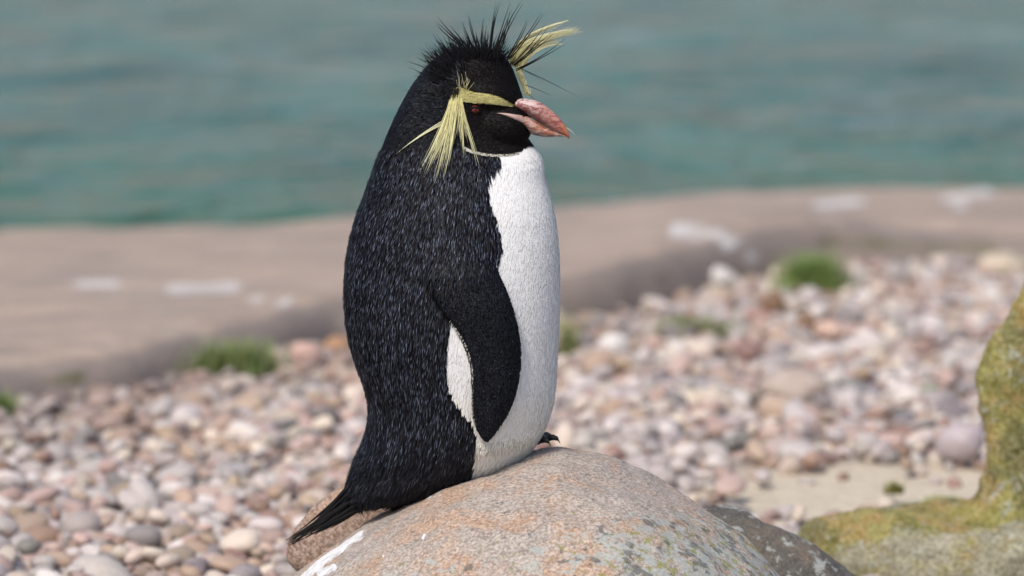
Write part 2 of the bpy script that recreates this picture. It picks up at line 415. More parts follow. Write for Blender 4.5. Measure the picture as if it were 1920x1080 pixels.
brown_l = [(735, 862), (690, 886), (640, 912), (585, 952), (550, 998), (537, 1032), (538, 1052), (553, 1070), (585, 1150), (590, 1312)]
brown_r = [(745, 862), (785, 886), (800, 915), (805, 958), (810, 1003), (812, 1034), (815, 1052), (820, 1070), (830, 1150), (840, 1312)]
o, V_brown, F_brown = ring_rock('stone', brown_l, brown_r, 4.43, 0.35, mat_boulder('brown_stone', (0.24, 0.125, 0.07), (0.19, 0.105, 0.065), (0.32, 0.20, 0.125), 0.1, 0.0, True, (0.34, 0.17, 0.08)), 21, (0.006, 0.002),
              attr=lambda p, V: {'lichen': np.zeros(len(V)), 'guano': px_strokes(p, [([(640, 950), (600, 985)], 6)])})
props(o, 'reddish brown stone leaning behind the boulder under the tail', 'stone')

moss_l = [(1960, 385), (1935, 440), (1920, 498), (1902, 525), (1880, 562), (1855, 622), (1836, 660), (1828, 702), (1836, 760), (1846, 800), (1852, 842), (1850, 872), (1838, 912), (1816, 944), (1780, 961), (1700, 963), (1600, 966), (1545, 975), (1505, 995), (1478, 1030), (1468, 1075), (1470, 1132)]
moss_r = [(2010, 385), (2080, 440), (2130, 498), (2150, 525), (2170, 562), (2190, 622), (2200, 660), (2205, 702), (2205, 760), (2205, 800), (2205, 842), (2210, 872), (2225, 912), (2250, 944), (2275, 961), (2300, 963), (2330, 966), (2350, 975), (2370, 995), (2385, 1030), (2390, 1075), (2390, 1132)]
o, V_moss, F_moss = ring_rock('mossy_rock', moss_l, moss_r, 4.95, 0.42, mat_moss_rock(), 31, (0.016, 0.004), 240, 220,
              attr=lambda p, V: {'moss': np.clip(1-smoothstep(920, 1020, p[:, 1]+0.2*(p[:, 0]-1800)), 0.1, 1)})
props(o, 'tall waisted rock with yellow-green moss and a low ledge beside the sand', 'rock')

# ------------------------------------------------------------------ pebbles
def ico(sub):
    import bmesh
    b = bmesh.new(); bmesh.ops.create_icosphere(b, subdivisions=sub, radius=1)
    V = np.array([v.co[:] for v in b.verts]); F = np.array([[v.index for v in f.verts] for f in b.faces]); b.free(); return V, F
I1, I1F = ico(2); I2, I2F = ico(3)
PAL = [('pale grey', (0.45, 0.405, 0.385), 24), ('cream', (0.60, 0.52, 0.43), 17), ('dusty pink', (0.46, 0.335, 0.285), 18), ('tan brown', (0.40, 0.29, 0.205), 11),
       ('slate grey', (0.215, 0.195, 0.19), 9), ('whitish', (0.62, 0.575, 0.54), 15), ('reddish brown', (0.29, 0.175, 0.135), 7)]
pw = np.array([p[2] for p in PAL], float); pw /= pw.sum()
spc = 0.0262
pts = []
yy = 4.35; r_i = 0
while yy < 9.2:
    hw = 0.135*yy+0.42
    for x in np.arange(-hw, hw, spc):
        px_, py_ = x+(r_i % 2)*spc/2+rng.normal(0, 0.006), yy+rng.normal(0, 0.006)
        if py_ < front_y(px_)+0.03: pts.append((px_, py_, 0))
        if rng.random() < 0.30 and py_ < front_y(px_)-0.02: pts.append((px_+spc/2, py_+spc/3, 1))
    yy += spc*0.9; r_i += 1
pts = np.array(pts)
sm = sand_mask(pts[:, 0]+rng.normal(0, 0.03, len(pts)), pts[:, 1]+rng.normal(0, 0.03, len(pts)))
pts = pts[rng.random(len(pts)) > sm*0.93]
def inside(x, y, cx, cy, rx, ry): return ((x-cx)/rx)**2+((y-cy)/ry)**2 < 1
x, y = pts[:, 0], pts[:, 1]
mossc = V_moss[V_moss[:, 2] < 0.08]
ex = inside(x, y, xmid, YB, xh*0.97, 0.32) | inside(x, y, mossc[:, 0].mean(), 4.95, np.ptp(mossc[:, 0])/2*0.97, np.ptp(mossc[:, 1])/2*0.97)
pts = pts[~ex]
N = len(pts)
size = np.clip(rng.lognormal(math.log(0.0138), 0.30, N), 0.0075, 0.027)
big = rng.random(N) < 0.02; size[big] *= 1.35
asp = np.stack([rng.uniform(0.95, 1.45, N), rng.uniform(0.72, 1.0, N), rng.uniform(0.45, 0.8, N)], 1)*size[:, None]
rot = [Matrix.Rotation(rng.uniform(0, 6.28), 3, 'Z') @ Matrix.Rotation(rng.normal(0, 0.32), 3, 'X') @ Matrix.Rotation(rng.normal(0, 0.32), 3, 'Y') for _ in range(N)]
zc = asp[:, 2]*0.45 + pts[:, 2]*rng.uniform(0.010, 0.020, N)
cls = rng.choice(len(PAL), N, p=pw)
colr = np.array([PAL[c][1] for c in cls])*rng.uniform(0.75, 1.2, (N, 1))+rng.normal(0, 0.007, (N, 3))
kd_ = front_y(pts[:, 0])-pts[:, 1]
dirt = (1-smoothstep(0.05, 0.75, kd_+rng.normal(0, 0.08, N)))*(1-smoothstep(-0.1, 0.5, pts[:, 0]))*0.6
colr = colr*(1-dirt[:, None])+np.array([0.20, 0.145, 0.11])*dirt[:, None]
colr = np.clip(colr*np.array([0.92, 0.87, 0.845]), 0.03, 0.8)
C3 = np.stack([pts[:, 0], pts[:, 1], zc], 1)
pp = project(C3)
vis = (pp[:, 0] > 0) & (pp[:, 0] < 1920) & (pp[:, 1] < 1080)
prx, pry = pr[:, 0], pr[:, 1]
vis &= pp[:, 1] < np.interp(pp[:, 0], prx, pry, left=2000, right=2000)-6
vis &= ~((pp[:, 0] > 1450) & (pp[:, 1] > 945)) & ~((pp[:, 0] > 1830) & (pp[:, 1] > 520)) & ~((pp[:, 0] > 530) & (pp[:, 0] < 700) & (pp[:, 1] > 900))
vis &= ~((pp[:, 0] > 660) & (pp[:, 0] < 1050))
score = np.where(vis, asp[:, 0]*asp[:, 2]**0.5/(pts[:, 1]**1.5)*np.where(pts[:, 2] > 0, 1.15, 1), -1)
top = set(np.argsort(-score)[:300].tolist())
pebmat = mat_pebble(True)
protos = []
for q in range(7):
    v = I2.copy()
    v = v*(1+0.16*np.array([noise.fractal(Vector(a)*0.9+Vector((q*5.1, 2, 1)), 1, 2, 2) for a in v]))[:, None]
    v = np.sign(v)*np.abs(v)**rng.uniform(0.86, 1.05)
    me = bpy.data.meshes.new('pebble'); me.from_pydata(v.tolist(), [], I2F.tolist()); me.polygons.foreach_set('use_smooth', np.ones(len(me.polygons), bool))
    me.materials.append(pebmat); protos.append(me)
TOP = np.array(sorted(top)); bigV, bigF, bigC = [], [], []
I1v = [I1*(1+0.16*np.array([noise.fractal(Vector(a)*0.9+Vector((q*5.1, 2, 1)), 1, 2, 2) for a in I1]))[:, None] for q in range(7)]
LO, LOF = ico(1)
off = 0
for i in range(N):
    if i in top:
        o = bpy.data.objects.new('pebble', protos[i % 7]); COL.objects.link(o)
        M = rot[i].to_4x4() @ Matrix.Diagonal((*asp[i], 1)); M.translation = Vector(C3[i]); o.matrix_world = M
        o.color = (*colr[i], 1)
        shade = PAL[cls[i]][0]; el_ = asp[i, 0]/asp[i, 1]
        shp = 'long' if el_ > 1.6 else ('oval' if el_ > 1.3 else 'round')
        szw = 'big' if asp[i, 0] > 0.026 else ('medium' if asp[i, 0] > 0.021 else 'small')
        lie = 'perched' if pts[i, 2] > 0 else 'bedded'
        dd_ = np.linalg.norm(C3[TOP]-C3[i], axis=1); dd_[TOP == i] = 9; nb = PAL[cls[TOP[np.argmin(dd_)]]][0]
        xx_, yy_ = pts[i, 0], pts[i, 1]
        where = ('beside the sand' if math.hypot(xx_-0.5, yy_-5.6) < 0.6 else 'near the brown stone' if math.hypot(xx_+0.2, yy_-4.9) < 0.40 else
                 'between boulder and kerb' if xx_ > 0.0 else 'on the tail side')
        lab = f"{szw} {shp} {shade} pebble {lie} next to a {nb} one {where}"
        props(o, lab, 'pebble', lab.replace('pebble', 'pebbles', 1))
    else:
        bv = I1v[i % 7] if pts[i, 1] < 9 else LO
        v = (bv*asp[i])@np.array(rot[i]).T+C3[i]
        bigV.append(v); bigF.append((I1F)+off); bigC.append(np.repeat(colr[i:i+1], len(v), 0)); off += len(v)
props(mesh_obj('pebble_bed', np.concatenate(bigV), np.concatenate(bigF), mat_pebble(False), attrs={'Col': np.concatenate(bigC)}),
      'mixed pink, grey and cream pebbles of the shingle bed', 'pebbles', kind='stuff')

# single bigger stones in the shingle
def stone(px, py, wpx, hpx, color, label, seed, flat=0.6):
    P = at_z(px, py+hpx*0.5, 0.022); P.z = 0.022; m = P.y/FPX
    v = I2*(1+0.22*np.array([noise.fractal(Vector(a)*1.1+Vector((seed, 2, 1)), 1, 2, 3) for a in I2]))[:, None]
    v = v*np.array([wpx*m/2, wpx*m/2*0.75, hpx*m/2*1.15]); v[:, 2] += hpx*m/2*0.55
    o = mesh_obj('stone', v+np.array(P), I2F, pebmat, loc=tuple(P)); o.color = (*color, 1)
    props(o, label, 'stone')
stone(1345, 512, 66, 34, (0.62, 0.58, 0.54), 'pale grey stone lying against the foot of the kerb', 1)
stone(1490, 712, 130, 62, (0.40, 0.31, 0.25), 'large flat grey-tan stone standing out of the shingle', 2)
stone(1450, 562, 50, 52, (0.15, 0.065, 0.018), 'rusty brown stone below the bright green grass tuft', 3)
stone(1512, 600, 46, 42, (0.17, 0.08, 0.028), 'dark rusty brown stone next to a pink stone in the shingle', 4)
stone(1880, 490, 96, 44, (0.52, 0.42, 0.30), 'wide tan stone in the shingle behind the mossy rock', 5)
stone(630, 642, 56, 34, (0.34, 0.17, 0.07), 'orange-brown stone at the foot of the kerb behind the penguin', 6)
stone(570, 655, 62, 42, (0.55, 0.34, 0.27), 'pink stone at the foot of the kerb beside the orange-brown stone', 7)
stone(1800, 815, 90, 66, (0.40, 0.33, 0.34), 'mauve grey stone close beside the mossy rock', 8)
stone(1150, 640, 60, 44, (0.66, 0.62, 0.57), 'whitish stone in the shingle near a low moss patch', 9)
stone(1555, 612, 58, 36, (0.55, 0.36, 0.27), 'salmon pink stone touching the dark rusty stone', 10)

# grass tufts
def tuft(px, py, wpx, hpx, n, c0, c1, label, spread=1.0, seed=0):
    r = np.random.default_rng(seed); P = np.array(at_z(px, py, 0.026)); P[2] = 0.0; m = P[1]/FPX
    V, F, Cc = [], [], []
    for i in range(n):
        b = P+np.array([r.normal(0, 0.24)*wpx*m, r.normal(0, 0.2)*wpx*m*0.6, 0.016])
        L = hpx*m*r.uniform(0.5, 1.4)+0.006; a = r.uniform(0, 6.28); lean = r.uniform(0.1, 0.75)*spread
        d = np.array([math.cos(a), math.sin(a), 0])*lean; wv = np.array([-math.sin(a), math.cos(a), 0])*0.0022
        o = len(V); col = np.array(c0)*(1-(t := r.random()))+np.array(c1)*t
        for s in (0, 0.4, 0.75, 1):
            c = b+np.array([0, 0, L*s*(1-0.25*lean*s)])+d*L*s*s; ww = wv*(1-s*0.95)
            V += [c-ww, c+ww]; Cc += [col*(0.8+0.4*s)]*2
        F += [[o+2*q, o+2*q+1, o+2*q+3, o+2*q+2] for q in range(3)]
    props(mesh_obj('grass_tuft', np.array(V), F, M_GRASS, loc=tuple(P), attrs={'Col': np.array(Cc)}), label, 'grass tuft')
GR, GL = (0.09, 0.15, 0.03), (0.24, 0.33, 0.09)
tuft(1525, 538, 125, 62, 700, (0.12, 0.19, 0.045), (0.28, 0.37, 0.11), 'bright green cushion of grass at the foot of the kerb', 1.0, 1)
tuft(445, 686, 165, 52, 420, GR, (0.28, 0.32, 0.12), 'straggly green grass tuft at the kerb on the tail side of the penguin', 1.3, 2)
tuft(1300, 622, 140, 34, 300, (0.12, 0.15, 0.05), (0.28, 0.32, 0.12), 'low olive green grass patch in the shingle near the kerb', 1.4, 3)
tuft(1064, 655, 36, 70, 60, (0.16, 0.18, 0.06), (0.32, 0.36, 0.14), 'small green tuft just in front of the penguin belly', 1.0, 4)
tuft(6, 768, 40, 34, 160, GR, GL, 'small green tuft at the kerb beside brown shingle', 1.0, 5)
tuft(1742, 742, 36, 22, 140, GR, GL, 'tiny dark green tuft between pink pebbles', 1.2, 6)
tuft(1765, 942, 70, 18, 260, (0.14, 0.18, 0.03), (0.30, 0.34, 0.08), 'low yellow-green grass on the sand beside the mossy rock', 1.4, 7)
tuft(1678, 912, 26, 16, 100, (0.12, 0.13, 0.02), (0.26, 0.25, 0.05), 'tiny olive tuft in the middle of the sand', 1.2, 8)
tuft(1480, 705, 40, 14, 90, GR, GL, 'sparse grass blades beside the large flat stone', 1.2, 9)

# ------------------------------------------------------------------ penguin
YAW = math.radians(16)
ROOT = Vector(at_y(830, 915, DP))
def bp3(px, py, d=0.0):
    """photo pixel on the penguin's middle plane, d pixels towards the camera"""
    v = at_y(px, py, DP); v.y -= d*S; return v
rowsP = [  # py, left, right, half depth, egg
 (90, 872, 912, 16, 0.0), (96, 846, 934, 40, 0.0), (106, 824, 946, 54, 0.05), (120, 808, 956, 63, 0.1), (140, 790, 965, 70, 0.15), (160, 775, 972, 75, 0.2), (180, 763, 979, 78, 0.22),
 (200, 752, 984, 80, 0.25), (225, 740, 986, 84, 0.28), (250, 729, 985, 90, 0.28), (268, 722, 995, 95, 0.25), (285, 715, 1011, 101, 0.2), (305, 707, 1019, 110, 0.12), (335, 697, 1023, 122, 0.06),
 (365, 686, 1031, 134, 0.03), (400, 673, 1040, 146, 0), (440, 661, 1046, 157, 0), (480, 653, 1049, 166, 0), (520, 649, 1050, 172, 0), (560, 648, 1050, 176, 0), (600, 651, 1049, 178, 0),
 (640, 657, 1047, 178, 0), (680, 669, 1045, 175, 0), (715, 682, 1043, 170, 0), (745, 691, 1040, 165, 0), (775, 694, 1034, 160, 0), (805, 690, 1022, 156, 0), (830, 682, 1008, 150, 0),
 (855, 672, 988, 142, 0), (880, 664, 955, 128, 0), (905, 656, 905, 108, 0), (925, 652, 840, 80, 0), (942, 668, 780, 40, 0)]
RP = np.array(rowsP, float)
ys = np.concatenate([np.linspace(90, 130, 14), np.linspace(134, 942, 150)])
tab = np.stack([np.interp(ys, RP[:, 0], RP[:, i]) for i in range(1, 5)], 1)
kk = np.exp(-np.linspace(-1.6, 1.6, 7)**2); kk /= kk.sum()
t2 = tab.copy()
for i in range(4): t2[3:-3, i] = np.convolve(tab[:, i], kk, 'valid')
MT = 128; th = np.linspace(0, 2*math.pi, MT, endpoint=False)
def ring_pts(L, R, b, egg):
    fwd, lat = np.cos(th), np.sin(th)*(1-egg*np.cos(th)) # forward, lateral
    x = fwd*math.cos(YAW)*1.0 - lat*math.sin(YAW)*0.9
    d = fwd*math.sin(YAW)*1.0 + lat*math.cos(YAW)       # towards the camera
    x = (x-x.min())/(np.ptp(x))*(R-L)+L
    return x, d/np.abs(d).max()*b
LV = []
for yv, (L, R, b, e) in zip(ys, t2):
    x, d = ring_pts(L, R, b, e)
    c = at_y(0, yv, DP)
    LV.append(np.stack([(x-960)*(at_y(961, yv, DP).x), DP-d*S, np.full(MT, c.z)], 1))
LV = np.concatenate(LV); LF = grid_faces(len(ys), MT, True).tolist()
LF.append(list(range(MT))); LF.append(list(range((len(ys)-1)*MT, len(ys)*MT))[::-1])
def cx_of(py): return np.interp(py, ys, (t2[:, 0]+t2[:, 1])/2)
lateral = np.array([-math.sin(YAW), -math.cos(YAW), 0])   # unit vector to the bird's right (camera side)
# mirror plane passes through a vertical axis at the body centre
AX = np.array([(860-960)*S, DP, 0])
def mirror(V):
    V = np.asarray(V); s = (V-AX)@lateral
    return V-2*s[:, None]*lateral
def ellipsoid(px, py, d, rx, rz, rd, yaw=YAW, roll=0.0):
    v = I2*np.array([rx, rd, rz])*S
    R = np.array((Matrix.Rotation(-yaw, 3, 'Z') @ Matrix.Rotation(roll, 3, 'Y')))
    return v@R.T+np.array(bp3(px, py, d)), I2F
parts_V, parts_F = [LV], [LF]
def addp(v, f):
    o = sum(len(a) for a in parts_V); parts_V.append(v); parts_F.append([[i+o for i in q] for q in (f.tolist() if hasattr(f, 'tolist') else f)])
addp(*ellipsoid(926, 233, 16, 73, 56, 52))              # face and chin
addp(*ellipsoid(905, 172, 8, 74, 44, 66, roll=0.25))      # brow
bvh_loft = BVHTree.FromPolygons([Vector(v) for v in LV], LF)
def hit(bvh, px, py):
    d = ray(px, py).normalized(); r = bvh.ray_cast(CAMV, d); return r[0], r[1]
# flipper
fl_st = [(436, 838, 888), (450, 826, 899), (470, 815, 908), (495, 808, 920), (525, 807, 938), (555, 815, 952), (585, 832, 962), (610, 851, 969), (635, 868, 974), (660, 880, 977),
         (690, 887, 976), (720, 887, 972), (750, 886, 964), (775, 887, 953), (795, 891, 941), (810, 898, 930), (820, 905, 921), (825, 910, 916)]
FS = np.array(fl_st, float)
fy_ = np.linspace(436, 825, 90); fl = np.interp(fy_, FS[:, 0], FS[:, 1]); fr = np.interp(fy_, FS[:, 0], FS[:, 2])
fl[3:-3] = np.convolve(fl, kk, 'valid'); fr[3:-3] = np.convolve(fr, kk, 'valid')
NFM = 40; FV = np.empty((90, NFM, 3))
def loft_depth(px, py):
    h, _ = hit(bvh_loft, px, py)
    return None if h is None else (DP-h.y)/S
for i in range(90):
    c = 0.5*(fl[i]+fr[i]); hwid = 0.5*(fr[i]-fl[i])
    dc = loft_depth(c, fy_[i]); dl = loft_depth(fl[i], fy_[i]); dr = loft_depth(fr[i], fy_[i])
    tl = i/89
    lift = -13+24*smoothstep(0.0, 0.40, tl)+5*smoothstep(0.5, 1, tl)
    thick = (17-8*tl)*(0.5+0.5*smoothstep(0, 0.3, tl))
    for j in range(NFM):
        a = 2*math.pi*j/NFM; ux_, ud = math.cos(a), math.sin(a)
        base = dc+lift+(0.62*((dr-dc) if ux_ > 0 else (dl-dc)))*ux_*ux_
        X = c+ux_*hwid
        FV[i, j] = bp3(X, fy_[i], 0)
        dd = base+thick*(np.sign(ud)*abs(ud)**0.8)*(0.9 if ud > 0 else 0.7)
        FV[i, j, 1] -= dd*S
        FV[i, j, 2] += dd*S*0.155          # keep the traced outline at that depth
FV = FV.reshape(-1, 3); FF = grid_faces(90, NFM, True).tolist(); FF.append(list(range(NFM))); FF.append(list(range(89*NFM, 90*NFM))[::-1])
addp(FV, FF)
FVm = mirror(FV); addp(FVm, [f[::-1] for f in FF])
def remesh(Vs, Fs, voxel):
    me = bpy.data.meshes.new('tmp'); me.from_pydata(np.concatenate(Vs).tolist(), [], sum(Fs, []))
    import bmesh
    o = bpy.data.objects.new('tmp', me); COL.objects.link(o)
    md = o.modifiers.new('r', 'REMESH'); md.mode = 'VOXEL'; md.voxel_size = voxel
    dg = bpy.context.evaluated_depsgraph_get(); ev = o.evaluated_get(dg); m2 = ev.to_mesh()
    V = np.empty(len(m2.vertices)*3); m2.vertices.foreach_get('co', V); V = V.reshape(-1, 3)
    F = np.array([list(p.vertices) for p in m2.polygons])
    E = np.empty(len(m2.edges)*2, int); m2.edges.foreach_get('vertices', E); E = E.reshape(-1, 2)
    ev.to_mesh_clear(); bpy.data.objects.remove(o); bpy.data.meshes.remove(me)
    return V, F, E
# consistent outward winding for every piece before the union
def outward(V, F):
    n = vert_normals(V, F)
    return F if np.mean(np.sum(n*(V-V.mean(0)), 1)) > 0 else [f[::-1] for f in F]
cum = 0; Fs = []
for v, f in zip(parts_V, parts_F):
    loc_f = [[i-cum for i in q] for q in f]; loc_f = outward(v, loc_f); Fs.append([[i+cum for i in q] for q in loc_f]); cum += len(v)
PV, PF, PE = remesh(parts_V, Fs, 0.0016)
deg = np.bincount(PE.ravel(), minlength=len(PV)).astype(float)
for it in range(5):
    acc = np.zeros_like(PV)
    for a in range(3):
        acc[:, a] = np.bincount(PE[:, 0], PV[PE[:, 1], a], len(PV))+np.bincount(PE[:, 1], PV[PE[:, 0], a], len(PV))
    lam = 0.55 if it % 2 == 0 else -0.45
    PV = PV+lam*(acc/deg[:, None]-PV)
PN = vert_normals(PV, PF)
bvh = BVHTree.FromPolygons([Vector(v) for v in PV], PF.tolist())

# --- plumage pattern
edge_px = np.array([(292, 935), (300, 940), (310, 938), (320, 928), (332, 918), (345, 915), (365, 917), (380, 920), (400, 926), (425, 935), (445, 940), (465, 941), (480, 936), (495, 926), (515, 908),
                    (540, 888), (580, 860), (605, 846), (640, 840), (690, 837), (725, 841), (750, 852), (770, 868), (790, 884), (820, 894), (900, 889)], float)
kd_f = kdtree.KDTree(len(FV)*2)
for i, v in enumerate(FV): kd_f.insert(Vector(v), i)
for i, v in enumerate(FVm): kd_f.insert(Vector(v), i+len(FV))
kd_f.balance()
def classify(V, Nn=None):
    """0 black body, 1 white, 2 flipper, 3 face/head"""
    V = np.asarray(V); s = (V-AX)@lateral
    Q = np.where((s < 0)[:, None], mirror(V), V)
    P = project(Q)
    # points of the camera-side half that lie beyond the bird's profile keep the profile's colour
    xb = np.interp(P[:, 1], edge_px[:, 0], edge_px[:, 1])
    white = (P[:, 0] > xb) & (P[:, 1] > 286)
    # chin line
    chin = np.interp(P[:, 0], [860, 880, 900, 920, 945, 965, 980, 992, 1003], [276, 282, 287, 290, 291, 289, 282, 273, 264])
    head = (P[:, 1] < chin) & (P[:, 1] < 292)
    front_head = head & (P[:, 0] > 868)
    white |= (~head) & (P[:, 0] > 945) & (P[:, 1] > 262)
    white &= ~head
    cl = np.where(white, 1, 0); cl = np.where(head & (P[:, 1] < 292), 3, cl)
    fd = np.array([kd_f.find(Vector(v))[2] for v in V])
    cl = np.where((fd < 0.0032) & ((P[:, 1]+rng.normal(0, 22, len(P)) > 505) | ((cl == 1) & (P[:, 1] > 455))), 2, cl)
    return cl, P, s, front_head
pc, pP, pS, pfh = classify(PV)
BLACK = np.array([0.0036, 0.0038, 0.0056]); WHITE = np.array([0.80, 0.79, 0.775]); FACE = np.array([0.0065, 0.0050, 0.0050])
colv = np.where((pc == 1)[:, None], WHITE, BLACK); colv = np.where((pc == 3)[:, None], np.where(pfh[:, None], FACE, BLACK), colv)
peng = empty('penguin', ROOT)
props(peng, 'black and white crested penguin with yellow brow plumes sitting on the boulder', 'penguin')
body = mesh_obj('body', PV, PF, M_SKIN, loc=ROOT, parent=peng, attrs={'Col': colv})

# --- feather blades
fa = PV[PF[:, 0]]; fb = PV[PF[:, 1]]; fc = PV[PF[:, 2]]
areas = np.linalg.norm(np.cross(fb-fa, fc-fa), axis=1)
def sample(n, weight):
    p = areas*weight; p = p/p.sum(); idx = rng.choice(len(PF), n, p=p)
    uv = rng.random((n, 2)); q = PV[PF[idx]]
    P = (q[:, 0]*((1-uv[:, :1])*(1-uv[:, 1:]))+q[:, 1]*(uv[:, :1]*(1-uv[:, 1:]))+q[:, 2]*(uv[:, :1]*uv[:, 1:])+q[:, 3]*((1-uv[:, :1])*uv[:, 1:]))
    Nn = PN[PF[idx]].mean(1); Nn /= np.linalg.norm(Nn, axis=1, keepdims=True)
    return P, Nn
fcent = PV[PF].mean(1); fpx = project(fcent); fcl = pc[PF[:, 0]]; fface = pfh[PF[:, 0]]
wts = np.ones(len(PF))
wts[fpx[:, 1] > 935] = 0.3
P0, N0 = sample(112000, np.where(fcl == 2, 2.6, np.where(fcl == 3, np.where(fface, 3.2, 2.4), np.where(fcl == 1, 0.4, 1.0)))*wts)
cl, pxs, sd, fhd = classify(P0)
n = len(P0)
beak = np.array(bp3(1000, 215, 25)); down = np.array([0, 0, -1.0])
flow = np.tile(down, (n, 1)).astype(float)
flow[:, 0] -= 0.10+0.35*smoothstep(760, 900, pxs[:, 1])*(cl == 0)       # down and slightly back
hd = P0-beak; hd /= np.linalg.norm(hd, axis=1, keepdims=True); hd[:, 2] += 0.15
wh = (1-smoothstep(190, 300, pxs[:, 1]))*(cl != 1)
wh = np.where(fhd, np.maximum(wh, 0.85), wh)
flow = flow*(1-wh[:, None])+hd*wh[:, None]
flow[cl == 1] += np.array([0.0, 0, 0])
flow[cl == 2] = np.array([0.12, 0, -1.0])
flow += rng.normal(0, 0.07, (n, 3))
flow -= N0*np.sum(flow*N0, 1, keepdims=True); flow /= np.linalg.norm(flow, axis=1, keepdims=True)+1e-9
side = np.cross(N0, flow)
length = np.where(cl == 0, 0.0105, np.where(cl == 1, 0.0085, np.where(cl == 2, 0.0032, np.where(fhd, 0.0026, 0.0055))))
low = smoothstep(770, 900, pxs[:, 1])
length = length*(1+np.where(cl == 0, 0.9, 0.45)*low)*rng.uniform(0.7, 1.25, n)
length = np.where((cl == 0) & (pxs[:, 1] < 330), length*np.interp(pxs[:, 1], [100, 330], [0.55, 0.9]), length)
wid = np.where(cl == 0, 0.00082, np.where(cl == 1, 0.0009, np.where(cl == 2, 0.0008, np.where(fhd, 0.00045, 0.0006))))*rng.uniform(0.7, 1.2, n)
lift = np.where(cl == 0, 0.0014, np.where(cl == 1, 0.0002, np.where(cl == 2, 0.0004, np.where(fhd, 0.0003, 0.0009))))*rng.uniform(0.4, 1.6, n)
lift = lift*(1+1.0*low*(cl == 0))*np.where((cl == 0) & (rng.random(n) < 0.12), 1.6, 1)
B0 = P0+N0*0.0001
mid = P0+flow*(length*0.55)[:, None]+N0*(lift*0.75+0.0003)[:, None]
tip = P0+flow*length[:, None]+N0*(lift+0.0002)[:, None]
mid_c = mid+N0*(wid*np.where(cl == 1, 0.06, 0.55))[:, None]
FVb = np.stack([B0, mid-side*wid[:, None], mid_c, mid+side*wid[:, None], tip], 1).reshape(-1, 3)
q = np.arange(n)*5
FFb = np.concatenate([np.stack([q, q+1, q+2], 1), np.stack([q, q+2, q+3], 1), np.stack([q+1, q+4, q+2], 1), np.stack([q+2, q+4, q+3], 1)])
tone = rng.uniform(0.6, 1.5, n)
cb = np.where((cl == 1)[:, None], WHITE*(0.90+0.12*rng.random((n, 1))), BLACK*tone[:, None])
yel = (cl == 1) & (pxs[:, 1] > 740)
cb = np.where(yel[:, None], cb*np.array([1, 0.985, 0.93]), cb)
brown = (cl == 0) & (rng.random(n) < 0.10); cb[brown] = np.array([0.012, 0.008, 0.007])
cb = np.where(((cl == 3) & fhd)[:, None], FACE*tone[:, None], cb)
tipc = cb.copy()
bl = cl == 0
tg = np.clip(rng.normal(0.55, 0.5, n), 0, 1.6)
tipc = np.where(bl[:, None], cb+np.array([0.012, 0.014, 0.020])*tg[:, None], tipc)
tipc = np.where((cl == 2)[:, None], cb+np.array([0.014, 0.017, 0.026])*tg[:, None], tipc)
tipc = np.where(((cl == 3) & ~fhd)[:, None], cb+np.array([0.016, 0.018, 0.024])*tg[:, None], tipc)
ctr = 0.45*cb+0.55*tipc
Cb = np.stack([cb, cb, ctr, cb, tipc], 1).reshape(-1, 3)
nj = N0+rng.normal(0, 1, (n, 3))*np.where(cl == 1, 0.035, 0.20)[:, None]; nj /= np.linalg.norm(nj, axis=1, keepdims=True)
# pale feather shafts: thin slivers on the black coat
P1, N1 = sample(19000, np.where(fcl == 0, 1.0, np.where(fcl == 2, 0.6, np.where((fcl == 3) & ~fface, 0.55, 0.0)))*np.where(fpx[:, 1] > 935, 0.2, 1))
c1_, px1, _, _ = classify(P1)
n1_ = len(P1); fl1 = np.tile(down, (n1_, 1)); fl1[:, 0] -= 0.10+0.35*smoothstep(760, 900, px1[:, 1])
h1_ = P1-beak; h1_ /= np.linalg.norm(h1_, axis=1, keepdims=True); h1_[:, 2] += 0.15
w1_ = (1-smoothstep(190, 300, px1[:, 1]))[:, None]
fl1 = fl1*(1-w1_)+h1_*w1_+rng.normal(0, 0.06, (n1_, 3)); fl1 -= N1*np.sum(fl1*N1, 1, keepdims=True); fl1 /= np.linalg.norm(fl1, axis=1, keepdims=True)+1e-9
sd1 = np.cross(N1, fl1)
L1 = np.where(c1_ == 0, np.interp(px1[:, 1], [150, 330, 800, 900], [0.0035, 0.0072, 0.0088, 0.012]), 0.0024)*rng.uniform(0.6, 1.3, n1_)
W1 = np.where(c1_ == 0, 0.00034, 0.00022)*rng.uniform(0.6, 1.3, n1_)
up1 = np.where(c1_ == 0, 0.0023, np.where(c1_ == 2, 0.0008, 0.0012))
b1 = P1+N1*up1[:, None]; m1 = b1+fl1*(L1*0.6)[:, None]+N1*0.0004; t1 = b1+fl1*L1[:, None]+N1*0.0008
SV = np.stack([b1, m1-sd1*W1[:, None], t1, m1+sd1*W1[:, None]], 1).reshape(-1, 3)
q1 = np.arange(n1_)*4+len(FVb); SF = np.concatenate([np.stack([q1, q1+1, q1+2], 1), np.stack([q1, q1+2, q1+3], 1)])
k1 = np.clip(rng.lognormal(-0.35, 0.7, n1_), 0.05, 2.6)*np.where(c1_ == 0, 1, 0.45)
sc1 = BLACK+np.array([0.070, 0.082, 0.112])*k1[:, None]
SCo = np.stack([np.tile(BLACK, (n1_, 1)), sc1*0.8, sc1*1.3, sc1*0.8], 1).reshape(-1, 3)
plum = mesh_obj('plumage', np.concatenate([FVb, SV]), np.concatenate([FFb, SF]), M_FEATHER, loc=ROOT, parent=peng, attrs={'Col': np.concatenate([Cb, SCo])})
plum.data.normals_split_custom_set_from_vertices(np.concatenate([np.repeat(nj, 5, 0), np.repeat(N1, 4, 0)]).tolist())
props(plum, kind='stuff')

